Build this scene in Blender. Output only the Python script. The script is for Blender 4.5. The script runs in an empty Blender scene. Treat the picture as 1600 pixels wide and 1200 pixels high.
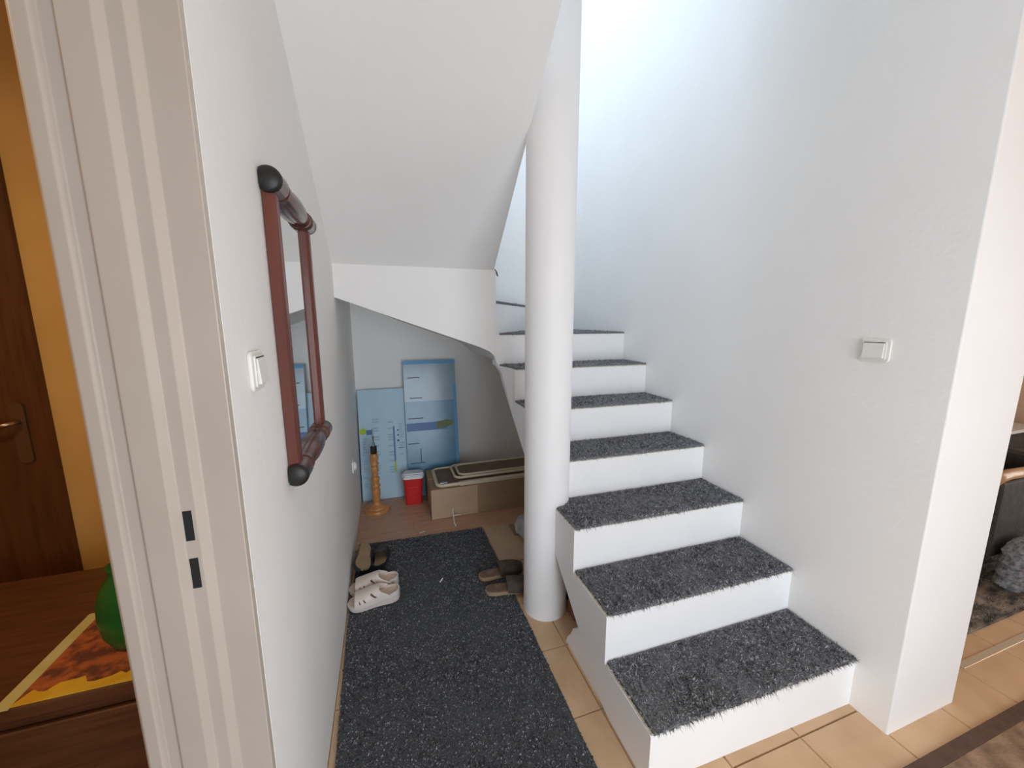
import bpy, math, random
from mathutils import Vector, Matrix, noise
random.seed(7)
PI = math.pi
S = bpy.context.scene
COL = S.collection

# ------------------------------------------------------------------ camera
cam_d = bpy.data.cameras.new('camera'); cam = bpy.data.objects.new('camera', cam_d); COL.objects.link(cam)
cam_d.sensor_fit = 'HORIZONTAL'; cam_d.sensor_width = 36.0; cam_d.lens = 599.65 * 36 / 1600
cam_d.clip_start = 0.02
cam.location = (0, 0, 1.4192); cam.rotation_euler = (PI / 2 - 0.1642, 0, -0.3158)
S.camera = cam

# ------------------------------------------------------------------ world, lights, exposure
S.view_settings.view_transform = 'Standard'; S.view_settings.look = 'None'
S.view_settings.gamma = 1.0; S.view_settings.use_curve_mapping = False
S.view_settings.exposure = 0.60
W = bpy.data.worlds.new('sky'); S.world = W; W.use_nodes = True
bg = W.node_tree.nodes['Background']; bg.inputs[0].default_value = (.62, .78, 1, 1); bg.inputs[1].default_value = 0.9
S.cycles.use_denoising = True
S.cycles.max_bounces = 12; S.cycles.diffuse_bounces = 10

def area_light(name, loc, rot, sx, sy, watts, col):
    d = bpy.data.lights.new(name, 'AREA'); d.shape = 'RECTANGLE'; d.size = sx; d.size_y = sy
    d.energy = watts; d.color = col
    o = bpy.data.objects.new(name, d); COL.objects.link(o); o.location = loc; o.rotation_euler = rot
    return o
# daylight entering the hall window behind the camera, the living room window and the window over the stairs
area_light('hall_window_daylight', (.72, -1.37, 1.0), (PI / 2, 0, 0), 1.5, 1.7, 28, (.83, .915, .99))
area_light('living_room_window_daylight', (4.77, .2, 1.3), (0, PI / 2, 0), 1.8, .72, 20, (1, .92, .83))
area_light('stair_window_daylight', (-.2, 2.25, 3.95), (0, -PI / 2, 0), 1.2, .8, 20, (.68, .83, 1))
area_light('side_room_added_fill', (-1.3, .6, 2.35), (0, 0, 0), .3, .3, 7, (1, .70, .36))  # added warm fill near the side room ceiling, no fixture behind it

# ------------------------------------------------------------------ materials
def ramp(nt, fac, stops):
    r = nt.nodes.new('ShaderNodeValToRGB')
    while len(r.color_ramp.elements) < len(stops): r.color_ramp.elements.new(.5)
    for e, (p, c) in zip(r.color_ramp.elements, stops): e.position = p; e.color = (*c, 1)
    nt.links.new(fac, r.inputs[0]); return r.outputs[0]

def mat(name, col, rough=.6, col2=None, scale=8.0, bump=0.0, bscale=60.0, detail=4, metal=0.0, stretch=None, contrast=(.35, .65), spec=None, trans=0, coat=0):
    m = bpy.data.materials.new(name); m.use_nodes = True; nt = m.node_tree
    b = nt.nodes['Principled BSDF']; b.inputs['Roughness'].default_value = rough; b.inputs['Metallic'].default_value = metal
    if spec is not None: b.inputs['Specular IOR Level'].default_value = spec
    if trans: b.inputs['Transmission Weight'].default_value = trans
    if coat: b.inputs['Coat Weight'].default_value = coat
    tc = nt.nodes.new('ShaderNodeTexCoord'); vec = tc.outputs['Object']
    if stretch:
        mp = nt.nodes.new('ShaderNodeMapping'); mp.inputs['Scale'].default_value = stretch
        nt.links.new(vec, mp.inputs[0]); vec = mp.outputs[0]
    if col2:
        n = nt.nodes.new('ShaderNodeTexNoise'); n.inputs['Scale'].default_value = scale; n.inputs['Detail'].default_value = detail
        nt.links.new(vec, n.inputs['Vector'])
        nt.links.new(ramp(nt, n.outputs['Fac'], [(contrast[0], col), (contrast[1], col2)]), b.inputs['Base Color'])
    else: b.inputs['Base Color'].default_value = (*col, 1)
    if bump:
        n2 = nt.nodes.new('ShaderNodeTexNoise'); n2.inputs['Scale'].default_value = bscale; n2.inputs['Detail'].default_value = 5
        nt.links.new(vec, n2.inputs['Vector'])
        bp = nt.nodes.new('ShaderNodeBump'); bp.inputs['Strength'].default_value = bump; bp.inputs['Distance'].default_value = .01
        nt.links.new(n2.outputs['Fac'], bp.inputs['Height']); nt.links.new(bp.outputs[0], b.inputs['Normal'])
    return m

def fibre_mat(name, stops, rough=.9, clump=70, stretch=(1, 1, 1)):
    m = bpy.data.materials.new(name); m.use_nodes = True; nt = m.node_tree
    b = nt.nodes['Principled BSDF']; b.inputs['Roughness'].default_value = rough; b.inputs['Specular IOR Level'].default_value = .1
    g = nt.nodes.new('ShaderNodeNewGeometry'); tc = nt.nodes.new('ShaderNodeTexCoord')
    mp = nt.nodes.new('ShaderNodeMapping'); mp.inputs['Scale'].default_value = stretch; nt.links.new(tc.outputs['Object'], mp.inputs[0])
    n = nt.nodes.new('ShaderNodeTexNoise'); n.inputs['Scale'].default_value = clump; n.inputs['Detail'].default_value = 3
    nt.links.new(mp.outputs[0], n.inputs['Vector'])
    ma = nt.nodes.new('ShaderNodeMath'); ma.operation = 'MULTIPLY_ADD'; ma.inputs[1].default_value = 2.6; ma.inputs[2].default_value = -1.3
    nt.links.new(n.outputs['Fac'], ma.inputs[0])
    ad = nt.nodes.new('ShaderNodeMath'); ad.operation = 'ADD'; ad.use_clamp = True
    nt.links.new(g.outputs['Random Per Island'], ad.inputs[0]); nt.links.new(ma.outputs[0], ad.inputs[1])
    nt.links.new(ramp(nt, ad.outputs[0], stops), b.inputs['Base Color'])
    return m

M = {}
M['plaster'] = mat('white_wall_paint', (.86, .85, .83), .75, (.88, .872, .855), 3, .10, 45)
M['peach'] = mat('peach_bounce_tint', (.74, .55, .38), .8, (.78, .58, .41), 4)  # invented wall colour, warms the light bounced into the hall
M['bounceceil'] = mat('warm_ceiling_bounce_tint', (.60, .42, .27), .8, (.64, .45, .30), 4)  # invented ceiling tone, dims and warms the bounce on upper surfaces
M['stairpaint'] = mat('white_stair_paint', (.87, .875, .88), .55, (.89, .893, .895), 6, .10, 30)
M['ceil'] = mat('white_ceiling_paint', (.80, .795, .78), .8, (.82, .815, .80), 4, .08, 60)
M['frame'] = mat('cream_door_frame_paint', (.50, .44, .375), .4, (.53, .465, .40), 5, .03, 40)
M['grout'] = mat('tile_grout', (.30, .22, .14), .9, (.36, .27, .18), 40)
M['tile'] = mat('beige_floor_tile', (.54, .36, .205), .32, (.62, .43, .26), 7, .02, 30)
M['lam'] = mat('brown_laminate', (.46, .27, .175), .35, (.54, .33, .22), 5, .02, 40, stretch=(1.2, 9, 1))
M['darkfloor'] = mat('dark_wood_floor', (.10, .04, .015), .5, (.14, .06, .02), 6)
M['carpet'] = mat('charcoal_carpet_backing', (.12, .125, .14), .95, (.24, .25, .265), 260, .6, 300)
M['fib'] = fibre_mat('charcoal_carpet_fibre', [(0, (.09, .095, .11)), (.45, (.27, .28, .30)), (.9, (.46, .47, .49)), (1, (.55, .55, .57))], stretch=(1.0, .55, 1))
M['fibmat'] = fibre_mat('charcoal_runner_fibre', [(0, (.035, .038, .044)), (.45, (.13, .136, .15)), (.93, (.26, .27, .285)), (1, (.34, .345, .35))])
M['rugfib'] = fibre_mat('shag_rug_fibre', [(0, (.015, .015, .015)), (.4, (.05, .045, .04)), (.8, (.27, .22, .16)), (1, (.46, .40, .32))], clump=9, stretch=(1, 2.4, 1))
M['matbase'] = mat('charcoal_runner_backing', (.05, .055, .06), .95, (.10, .107, .115), 220, .6, 260)
M['thread'] = fibre_mat('frayed_thread', [(0, (.05, .05, .06)), (.55, (.16, .16, .17)), (1, (.62, .60, .55))])
M['glue'] = mat('dried_glue', (.62, .58, .45), .6, (.45, .42, .34), 60)
M['mirwood'] = mat('reddish_brown_wood', (.11, .022, .011), .4, (.16, .037, .018), 12, .05, 60, stretch=(1, 1, .15), coat=.05)
M['mirturn'] = mat('dark_turned_wood', (.055, .018, .014), .28, (.12, .04, .025), 25, coat=.4)
M['mircap'] = mat('black_wood_end', (.012, .011, .010), .45)
M['mirror'] = mat('mirror_glass', (.86, .88, .88), .02, metal=1)
M['plastic'] = mat('cream_switch_plastic', (.80, .79, .74), .35)
M['plastic2'] = mat('white_socket_plastic', (.85, .85, .84), .35)
M['black'] = mat('black_slot', (.01, .01, .01), .7)
M['doorwood'] = mat('dark_brown_door_veneer', (.085, .028, .008), .5, (.13, .045, .012), 9, .02, 60, stretch=(6, 1, .5))
M['orange'] = mat('orange_wall_paint', (.72, .42, .12), .8, (.78, .47, .15), 4, .06, 60)
M['brass'] = mat('dull_metal', (.55, .42, .28), .35, metal=1)
M['darkbrass'] = mat('tarnished_handle_plate', (.16, .085, .04), .5, metal=.5)
M['tablewood'] = mat('brown_cabinet_wood', (.10, .04, .015), .45, (.15, .06, .025), 8, stretch=(.6, 8, 8))
M['green'] = mat('dark_green_glaze', (.012, .10, .018), .3, (.02, .17, .03), 5)
M['lampwood'] = mat('orange_turned_wood', (.50, .22, .07), .38, (.60, .29, .10), 20, stretch=(1, 1, .3))
M['steel'] = mat('grey_metal', (.55, .55, .55), .3, metal=1)
M['darksteel'] = mat('dark_bulb_holder', (.06, .05, .045), .4, metal=.6)
M['red'] = mat('red_plastic', (.62, .018, .02), .38)
M['lid'] = mat('white_plastic_lid', (.82, .83, .85), .35)
M['card'] = mat('shade_darkened_cardboard', (.30, .20, .125), .85, (.35, .24, .15), 6, .05, 60)  # brown darkened to paint in the shade on the carton's right part
M['cardtan'] = mat('tan_board', (.46, .33, .22), .8, (.51, .37, .25), 5)
M['creamtube'] = mat('cream_enamel_tube', (.66, .58, .42), .45)
M['brownpad'] = mat('brown_vinyl_panel', (.16, .10, .06), .6, (.20, .13, .08), 18)
M['boardA'] = mat('pale_blue_film', (.42, .62, .75), .45, (.47, .66, .78), 5)
M['boardBu'] = mat('grey_blue_film', (.25, .36, .44), .18, (.29, .40, .47), 4)
M['boardBl'] = mat('deep_blue_film', (.085, .225, .36), .22, (.12, .27, .41), 5)
M['blue'] = mat('blue_print', (.045, .14, .38), .4)
M['bluetape'] = mat('blue_edge_tape', (.08, .33, .62), .4)
M['navy'] = mat('dark_navy_print', (.02, .045, .09), .5)
M['lime'] = mat('lime_print', (.40, .56, .02), .5)
M['olive'] = mat('olive_print', (.14, .19, .08), .5)
M['inkpale'] = mat('pale_grey_blue_print', (.34, .51, .65), .6)
M['whiteshoe'] = mat('off_white_leather', (.72, .63, .57), .55, (.76, .67, .61), 12, .05, 150)
M['whitesole'] = mat('off_white_rubber', (.68, .61, .57), .6)
M['insole'] = mat('beige_insole', (.60, .47, .38), .7, (.66, .53, .44), 20)
M['tansole'] = mat('tan_rubber_sole', (.32, .22, .12), .7, (.37, .26, .15), 14, .1, 120)
M['blackshoe'] = mat('black_leather', (.018, .02, .022), .45)
M['browninsole'] = mat('worn_brown_insole', (.13, .075, .05), .7, (.20, .13, .09), 30)
M['brownshoe'] = mat('brown_suede', (.055, .038, .026), .8, (.09, .064, .045), 25)
M['tanrim'] = mat('tan_slipper_rim', (.36, .25, .16), .7)
M['paper'] = mat('white_paper_scrap', (.75, .75, .72), .8)
M['bag'] = mat('grey_plastic_bag', (.34, .33, .31), .3, (.5, .49, .47), 14, .4, 30)
M['clothY'] = mat('yellow_cloth_print', (.72, .42, .02), .8, (.80, .52, .04), 20)
M['clothB'] = mat('maroon_cloth_print', (.16, .05, .03), .85, (.50, .14, .04), 26, contrast=(.42, .6))
M['clothG'] = mat('pale_green_cloth_border', (.60, .56, .22), .8, (.68, .63, .34), 12)
M['rugdark'] = mat('dark_patterned_rug', (.03, .032, .032), .95, (.26, .22, .17), 9, .5, 120, stretch=(1, 2.6, 1))
M['rugbrown'] = mat('brown_mottled_rug', (.16, .10, .06), .95, (.33, .22, .14), 14, .4, 160)
M['rugborder'] = mat('dark_brown_rug_border', (.085, .045, .03), .95, (.11, .06, .04), 30, .3, 160)
M['sofa'] = mat('black_brown_upholstery', (.022, .02, .018), .8, (.045, .04, .036), 16, .3, 90)
M['throw'] = mat('grey_woven_throw', (.10, .11, .12), .9, (.30, .32, .34), 22, .6, 80, stretch=(1, 3, 3))
M['armwood'] = mat('light_brown_wood_arm', (.42, .25, .13), .4, (.50, .31, .17), 8)
M['gloss'] = mat('silver_glass_top', (.62, .68, .72), .15)
M['strip'] = mat('pale_metal_threshold_strip', (.60, .50, .36), .35, metal=.4)
M['winframe'] = mat('white_window_frame', (.85, .85, .85), .4)
M['brickish'] = mat('reddish_brown_wood_block', (.22, .09, .05), .7, (.28, .12, .07), 12)
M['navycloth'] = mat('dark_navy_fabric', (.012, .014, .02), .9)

# ------------------------------------------------------------------ builders
class MB:
    def __init__(s): s.v = []; s.f = []; s.m = []
    def add(s, vs, fs, mi=0):
        o = len(s.v); s.v += [tuple(v) for v in vs]; s.f += [tuple(i + o for i in f) for f in fs]; s.m += [mi] * len(fs); return s
    def box(s, x0, x1, y0, y1, z0, z1, mi=0, T=None):
        vs = [Vector((x, y, z)) for z in (z0, z1) for y in (y0, y1) for x in (x0, x1)]
        if T is not None: vs = [T @ v for v in vs]
        return s.add(vs, [(0, 2, 3, 1), (4, 5, 7, 6), (0, 1, 5, 4), (2, 6, 7, 3), (0, 4, 6, 2), (1, 3, 7, 5)], mi)
    def prism(s, poly, axis, a, b, mi=0):
        # poly in the two remaining axes (cyclic order), extruded from a to b along axis
        def P(u, w, t):
            return {'x': (t, u, w), 'y': (u, t, w), 'z': (u, w, t)}[axis]
        n = len(poly)
        fa = a if callable(a) else (lambda u, w: a); fb = b if callable(b) else (lambda u, w: b)
        vs = [P(u, w, fa(u, w)) for u, w in poly] + [P(u, w, fb(u, w)) for u, w in poly]
        fs = [tuple(range(n))[::-1], tuple(range(n, 2 * n))] + [(i, (i + 1) % n, (i + 1) % n + n, i + n) for i in range(n)]
        return s.add(vs, fs, mi)
    def lathe(s, prof, seg=28, T=None, mi=0):
        # prof: (radius, height) pairs around local z
        vs = []; n = len(prof)
        for r, z in prof:
            for k in range(seg):
                a = 2 * PI * k / seg; vs.append(Vector((r * math.cos(a), r * math.sin(a), z)))
        if T is not None: vs = [T @ v for v in vs]
        fs = [(i * seg + k, i * seg + (k + 1) % seg, (i + 1) * seg + (k + 1) % seg, (i + 1) * seg + k) for i in range(n - 1) for k in range(seg)]
        fs += [tuple(range(seg))[::-1], tuple((n - 1) * seg + k for k in range(seg))]
        return s.add(vs, fs, mi)
    def tube(s, pts, r, seg=8, closed=False, mi=0):
        pts = [Vector(p) for p in pts]; n = len(pts); vs = []
        up = Vector((0, 0, 1))
        for i, p in enumerate(pts):
            a = pts[i - 1] if (i > 0 or closed) else p; b = pts[(i + 1) % n] if (i < n - 1 or closed) else p
            t = (b - a).normalized(); u = up if abs(t.dot(up)) < .95 else Vector((1, 0, 0))
            e1 = t.cross(u).normalized(); e2 = e1.cross(t)
            rr = r[i] if isinstance(r, (list, tuple)) else r
            for k in range(seg):
                q = 2 * PI * k / seg; vs.append(p + e1 * rr * math.cos(q) + e2 * rr * math.sin(q))
        m = n if closed else n - 1
        fs = [(i * seg + k, i * seg + (k + 1) % seg, ((i + 1) % n) * seg + (k + 1) % seg, ((i + 1) % n) * seg + k) for i in range(m) for k in range(seg)]
        if not closed: fs += [tuple(range(seg)), tuple((n - 1) * seg + k for k in range(seg))[::-1]]
        return s.add(vs, fs, mi)
    def build(s, name, mats, parent=None, smooth=False, bevel=0, autosmooth=None):
        me = bpy.data.meshes.new(name); me.from_pydata(s.v, [], s.f)
        for m in (mats if isinstance(mats, (list, tuple)) else [mats]): me.materials.append(M[m])
        me.polygons.foreach_set('material_index', s.m)
        if smooth: me.polygons.foreach_set('use_smooth', [True] * len(s.f))
        me.validate(); me.update()
        import bmesh
        bm = bmesh.new(); bm.from_mesh(me); bmesh.ops.recalc_face_normals(bm, faces=bm.faces); bm.to_mesh(me); bm.free()
        o = bpy.data.objects.new(name, me); COL.objects.link(o)
        if parent is not None: o.parent = parent
        if bevel:
            b = o.modifiers.new('bevel', 'BEVEL'); b.width = bevel; b.segments = 2; b.limit_method = 'ANGLE'; b.angle_limit = .6
        if autosmooth:
            e = o.modifiers.new('edge', 'EDGE_SPLIT'); e.split_angle = autosmooth
        return o

def tag(o, label=None, cat=None, group=None, kind=None):
    if label: o['label'] = label
    if cat: o['category'] = cat
    if group: o['group'] = group
    if kind: o['kind'] = kind
    return o
def thing(name, loc, label, cat, group=None, rz=0):
    o = bpy.data.objects.new(name, None); COL.objects.link(o); o.location = loc; o.rotation_euler = (0, 0, rz)
    return tag(o, label, cat, group)
def copy_tree(o, parent=None):
    c = o.copy(); COL.objects.link(c)
    if parent is not None: c.parent = parent
    for ch in list(o.children): copy_tree(ch, c)
    return c
def rbox(w, h, r, seg=6):
    # rounded rectangle outline centred on 0
    pts = []
    for cx, cy, a0 in ((w / 2 - r, h / 2 - r, 0), (-w / 2 + r, h / 2 - r, PI / 2), (-w / 2 + r, -h / 2 + r, PI), (w / 2 - r, -h / 2 + r, 1.5 * PI)):
        for k in range(seg + 1):
            a = a0 + PI / 2 * k / seg; pts.append((cx + r * math.cos(a), cy + r * math.sin(a)))
    return pts

# ------------------------------------------------------------------ dimensions
XW, XR, XL, YB = -.25, 1.582, .694, 3.25
R_, G_, Y1, SK = .19, .2585, .772, .0125
H1, HU = 2.62, 5.3                       # hall ceiling, upper ceiling
WT = .172
PIV = (.645, 2.285)                      # winder pivot
def nose(i): return Y1 + G_ * (i - 1)
def sof1(y): return max(0.0, .79 * (y - 1.02))
def sof2(y): return 1.712 + .66 * (2.29 - y)

# ------------------------------------------------------------------ setting
def struct(mb, name, m, parent=None, **k):
    return tag(mb.build(name, m, parent, **k), kind='structure') if parent is None else mb.build(name, m, parent, **k)

fl = MB(); fl.box(-.25, 4.8, -1.4, 3.8, -.12, -.006)
floor = struct(fl, 'floor', 'grout')
xs = [-.25] + [-.21 + .3 * k for k in range(0, 17)]; ys = [-.75 + .299 * k for k in range(0, 11)]
for a in range(len(xs) - 1):
    for b in range(len(ys) - 1):
        x0, x1, y0, y1 = xs[a] + .0015, xs[a + 1] - .0015, ys[b] + .0015, min(ys[b + 1] - .0015, 2.38)
        if x0 > 1.55 and x1 < 2.0 and y0 > .66: continue
        if y0 > 2.3 or (x0 > 2.5 and y0 > 1.4) or y0 < -.2: continue
        t = MB()
        e = .0022
        t.add([(x0, y0, -.006), (x1, y0, -.006), (x1, y1, -.006), (x0, y1, -.006), (x0 + e, y0 + e, 0), (x1 - e, y0 + e, 0), (x1 - e, y1 - e, 0), (x0 + e, y1 - e, 0)],
              [(0, 1, 5, 4), (1, 2, 6, 5), (2, 3, 7, 6), (3, 0, 4, 7), (4, 5, 6, 7)])
        t.build('tile', 'tile', floor)
for k in range(7):
    y0 = 2.385 + .124 * k; y1 = min(y0 + .1225, 3.25)
    off = (.37 * k) % .9
    cuts = [-.25] + [c for c in (-.25 + off, .65 + off, 1.55 + off) if -.2 < c < 1.55] + [1.58]
    for c0, c1 in zip(cuts, cuts[1:]):
        MB().box(c0 + .0006, c1 - .0006, y0, y1, -.006, 0).build('plank', 'lam', floor)

# left wall with the doorway; goes up through the upper storey, which has a window over the stairs
lw = MB()
DY0, DY1, DZ = -.12, .744, 2.06
lw.box(XW - WT, XW, DY1, YB + .2, -.12, 3.3); lw.box(XW - WT, XW, -1.4, DY0, -.12, 3.3); lw.box(XW - WT, XW, DY0, DY1, DZ, 3.3)
lw.box(XW - WT, XW, -1.4, 1.8, 3.3, HU); lw.box(XW - WT, XW, 2.7, YB + .2, 3.3, HU); lw.box(XW - WT, XW, 1.8, 2.7, 4.7, HU)
struct(lw, 'wall_left', 'plaster')
rw = MB(); rw.box(XR, 1.962, .655, YB + .2, -.12, HU); struct(rw, 'wall_right', 'plaster', bevel=.004)
bw = MB(); bw.box(XW, XR, YB, YB + .2, -.12, HU); struct(bw, 'wall_back', 'plaster')
fw = MB(); fw.box(XW - WT, -.08, -1.6, -1.4, -.12, H1 + .25); fw.box(1.52, 5.0, -1.6, -1.4, -.12, H1 + .25); fw.box(-.08, 1.52, -1.6, -1.4, -.12, .1); fw.box(-.08, 1.52, -1.6, -1.4, 1.9, H1 + .25)
struct(fw, 'wall_front', 'peach')
fu = MB(); fu.box(XW - WT, 1.962, -1.6, -1.4, H1 + .25, HU); struct(fu, 'wall_front_upper', 'plaster')
ew = MB(); ew.box(4.8, 5.0, -1.6, -.2, -.12, H1 + .25); ew.box(4.8, 5.0, .6, 3.9, -.12, H1 + .25); ew.box(4.8, 5, -.2, .6, -.12, .3); ew.box(4.8, 5, -.2, .6, 2.3, H1 + .25)
struct(ew, 'wall_living_room_side', 'peach')
nw = MB(); nw.box(1.962, 5.0, 3.8, 4.0, -.12, H1 + .25); struct(nw, 'wall_living_room_back', 'peach')
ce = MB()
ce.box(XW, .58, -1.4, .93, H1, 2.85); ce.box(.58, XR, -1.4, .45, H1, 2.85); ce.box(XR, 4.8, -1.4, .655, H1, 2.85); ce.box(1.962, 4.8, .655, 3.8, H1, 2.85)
struct(ce, 'ceiling', 'bounceceil')
cu = MB(); cu.box(XW - WT, 1.962, -1.4, YB + .2, HU, HU + .15); struct(cu, 'ceiling_upper', 'ceil')
uw = MB(); uw.box(1.582, 1.7, -1.4, .655, 2.85, HU); struct(uw, 'wall_upper_right', 'plaster')

def window(name, x0, x1, z0, z1, plane, axis):
    w = MB(); t = .07
    def bx(a, b, c, d):
        if axis == 'y': w.box(a, b, plane - .03, plane + .03, c, d)
        else: w.box(plane - .03, plane + .03, a, b, c, d)
    bx(x0, x1, z0, z0 + t); bx(x0, x1, z1 - t, z1); bx(x0, x0 + t, z0 + t, z1 - t); bx(x1 - t, x1, z0 + t, z1 - t)
    c = (x0 + x1) / 2; bx(c - t / 2, c + t / 2, z0 + t, z1 - t)
    return struct(w, name, 'winframe')
window('window_1', -.08, 1.52, .1, 1.9, -1.5, 'y')
window('window_2', -.2, .6, .3, 2.3, 4.9, 'x')
window('window_3', 1.8, 2.7, 3.3, 4.7, XW - .1, 'x')

# door frame lining the doorway in the left wall
prof = [(XW - .0005, 0.727), (-0.299, 0.727), (-0.3095, 0.716), (-0.3305, 0.716), (-0.3385, 0.704), (-0.375, 0.704), (-0.38, 0.71), (-0.396, 0.71), (-0.401, 0.702), (-0.418, 0.702), (-0.424, 0.708), (-0.424, 0.79), (-0.421, 0.79), (-0.421, 0.744), (XW - .0005, 0.744)]
fr = bpy.data.objects.new('trim_1', None); COL.objects.link(fr); tag(fr, 'cream painted door frame lining the doorway beside the mirror wall', kind='structure')
pj = MB(); pj.prism(prof, 'z', 0, 2.06); pj.build('jamb', 'frame', fr, bevel=.0015)
pj = MB(); pj.box(-.424, XW, -.13, -.10, 0, 2.06); pj.build('jamb', 'frame', fr)
pj = MB(); pj.box(-.424, XW, -.10, .715, 2.03, 2.06); pj.build('head', 'frame', fr)
for z0, z1 in ((1.062, 1.114), (.976, 1.03)):
    MB().box(-.3275, -.3155, .7150, .7159, z0, z1).build('strike_hole', 'black', fr)

# neighbouring room behind the doorway
sr = MB(); sr.box(-2.6, XW - WT, -1.2, 2.1, -.12, 0); tag(sr.build('floor_side_room', 'darkfloor'), kind='structure')
ow = MB(); ow.box(-2.6, -2.14, 1.97, 2.1, 0, 2.62); ow.box(-1.27, XW - WT, 1.97, 2.1, 0, 2.62); ow.box(-2.14, -1.27, 1.97, 2.1, 2.05, 2.62)
struct(ow, 'wall_side_room', 'orange')
o2 = MB(); o2.box(-2.75, -2.6, -1.2, 2.1, 0, 2.62); o2.box(-2.6, XW - WT, -1.35, -1.2, 0, 2.62); struct(o2, 'wall_side_room_far', 'orange')
o3 = MB(); o3.box(-2.75, XW - WT, -1.35, 2.1, 2.62, 2.75); struct(o3, 'ceiling_side_room', 'ceil')
dr = bpy.data.objects.new('door_1', None); COL.objects.link(dr); tag(dr, 'dark brown wooden door in the orange side room', kind='structure')
MB().box(-2.12, -1.29, 1.955, 1.995, .005, 2.03).build('door_leaf', 'doorwood', dr, bevel=.003)
d = MB(); d.box(-2.14, -2.12, 1.95, 2.09, 0, 2.05); d.box(-1.29, -1.27, 1.95, 2.09, 0, 2.05); d.box(-2.12, -1.29, 1.95, 2.09, 2.03, 2.05); d.build('door_lining', 'doorwood', dr)
hp = MB(); hp.prism([(x - 1.355, z + .99) for x, z in rbox(.042, .24, .018)], 'y', 1.945, 1.955); hp = hp.build('handle_plate', 'darkbrass', dr)
hl = MB(); hl.tube([(-1.355, 1.947, 1.035), (-1.357, 1.915, 1.035), (-1.375, 1.905, 1.032), (-1.42, 1.903, 1.018), (-1.50, 1.905, 1.018)], [.009, .009, .009, .008, .007]); hl.build('lever', 'brass', hp, smooth=True)

# ------------------------------------------------------------------ staircase
st = thing('staircase', (0, 0, 0), 'white painted turning concrete staircase with charcoal carpet glued on its treads', 'staircase')
def fuzz(name, m, parent, sampler, n, hmin, hmax, w, lean=(0, 0), z=0.0, seed=1):
    rd = random.Random(seed); mb = MB()
    V = []; F = []
    for i in range(n):
        x, y = sampler(rd); a = rd.uniform(0, 2 * PI); h = rd.uniform(hmin, hmax); ww = w * rd.uniform(.6, 1.3)
        dx, dy = math.cos(a) * ww, math.sin(a) * ww
        tx, ty = rd.gauss(lean[0], .5) * h, rd.gauss(lean[1], .5) * h
        zz = z(x, y) if callable(z) else z
        k = len(V); V += [(x - dx, y - dy, zz - .001), (x + dx, y + dy, zz - .001), (x + tx, y + ty, zz + h)]; F.append((k, k + 1, k + 2))
    me = bpy.data.meshes.new(name); me.from_pydata(V, [], F); me.materials.append(M[m])
    o = bpy.data.objects.new(name, me); COL.objects.link(o); o.parent = parent; o['kind'] = 'stuff'
    return o

def steplabel(i): return ['lowest', 'second', 'third', 'fourth', 'fifth', 'sixth', 'seventh', 'eighth', 'ninth'][i - 1]
def wob(t, k): return noise.noise(Vector((t * 9, k * 7.3, 1.7)))
def tread_carpet(i, poly_fn, nf, z, fringe_n, T=.009):
    """poly_fn(u, v) -> x, y with u 0..1 across, v 0..1 front to back"""
    NU, NV = 48, 12; mb = MB()
    vs = []; 
    for lay in (0, 1):
        for b in range(NV + 1):
            for a in range(NU + 1):
                u, v = a / NU, b / NV; x, y = poly_fn(u, v)
                y += (wob(u * 3, i) * .004 + random.uniform(-.0015, .0015)) * (1 - v) + (wob(u * 3, i + 20) * .003) * v * (v > .99)
                x += (wob(v * 2, i + 40) * .004) * (1 - u) * (u < .01)
                zz = z + .0008 + (T + .0025 * noise.noise(Vector((x * 6, y * 6, i))) if lay else 0)
                vs.append((x, y, zz))
    n1 = (NU + 1) * (NV + 1); fs = []
    for b in range(NV):
        for a in range(NU):
            q = b * (NU + 1) + a
            fs.append((q + n1, q + 1 + n1, q + NU + 2 + n1, q + NU + 1 + n1)); fs.append((q, q + NU + 1, q + NU + 2, q + 1))
    for a in range(NU): fs.append((a, a + 1, a + 1 + n1, a + n1)); c = NV * (NU + 1) + a; fs.append((c + 1, c, c + n1, c + 1 + n1))
    for b in range(NV): c = b * (NU + 1); fs.append((c + NU + 1, c, c + n1, c + NU + 1 + n1)); c += NU; fs.append((c, c + NU + 1, c + NU + 1 + n1, c + n1))
    mb.add(vs, fs); o = mb.build('stair_carpet', 'carpet', st, smooth=False)
    o['label'] = 'charcoal carpet piece with frayed edges on the %s tread' % steplabel(i)
    if nf:
        def samp(rd):
            return poly_fn(rd.uniform(0.004, .996), rd.uniform(.0, .985))
        fuzz('pile', 'fib', o, samp, nf, .004, .012, .0036, lean=(-.25, -.5), z=z + T - .001, seed=i)
    if fringe_n:
        rd = random.Random(50 + i); V = []; F = []
        for q in range(fringe_n):
            side = rd.random()
            if side < .72:
                u = rd.random(); x, y = poly_fn(u, 0); y -= .002; L = abs(rd.gauss(0, .007)) + .003 + (.012 if rd.random() < .06 else 0)
                d = Vector((rd.gauss(0, .35), -.6 + rd.gauss(0, .25), -.55 + rd.gauss(0, .4))).normalized() * L
            else:
                v = rd.random(); x, y = poly_fn(0, v); L = abs(rd.gauss(0, .005)) + .003
                d = Vector((-.7 + rd.gauss(0, .3), rd.gauss(0, .4), -.3 + rd.gauss(0, .5))).normalized() * L
            p = Vector((x, y, z + rd.uniform(.001, .009))); w = Vector((rd.gauss(0, 1), rd.gauss(0, 1), rd.gauss(0, 1))).normalized() * .0013
            k = len(V); V += [p - w, p + w, p + d]; F.append((k, k + 1, k + 2))
        me = bpy.data.meshes.new('fringe'); me.from_pydata([tuple(v) for v in V], [], F); me.materials.append(M['thread'])
        f = bpy.data.objects.new('fringe', me); COL.objects.link(f); f.parent = o; f['kind'] = 'stuff'
    return o

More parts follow.
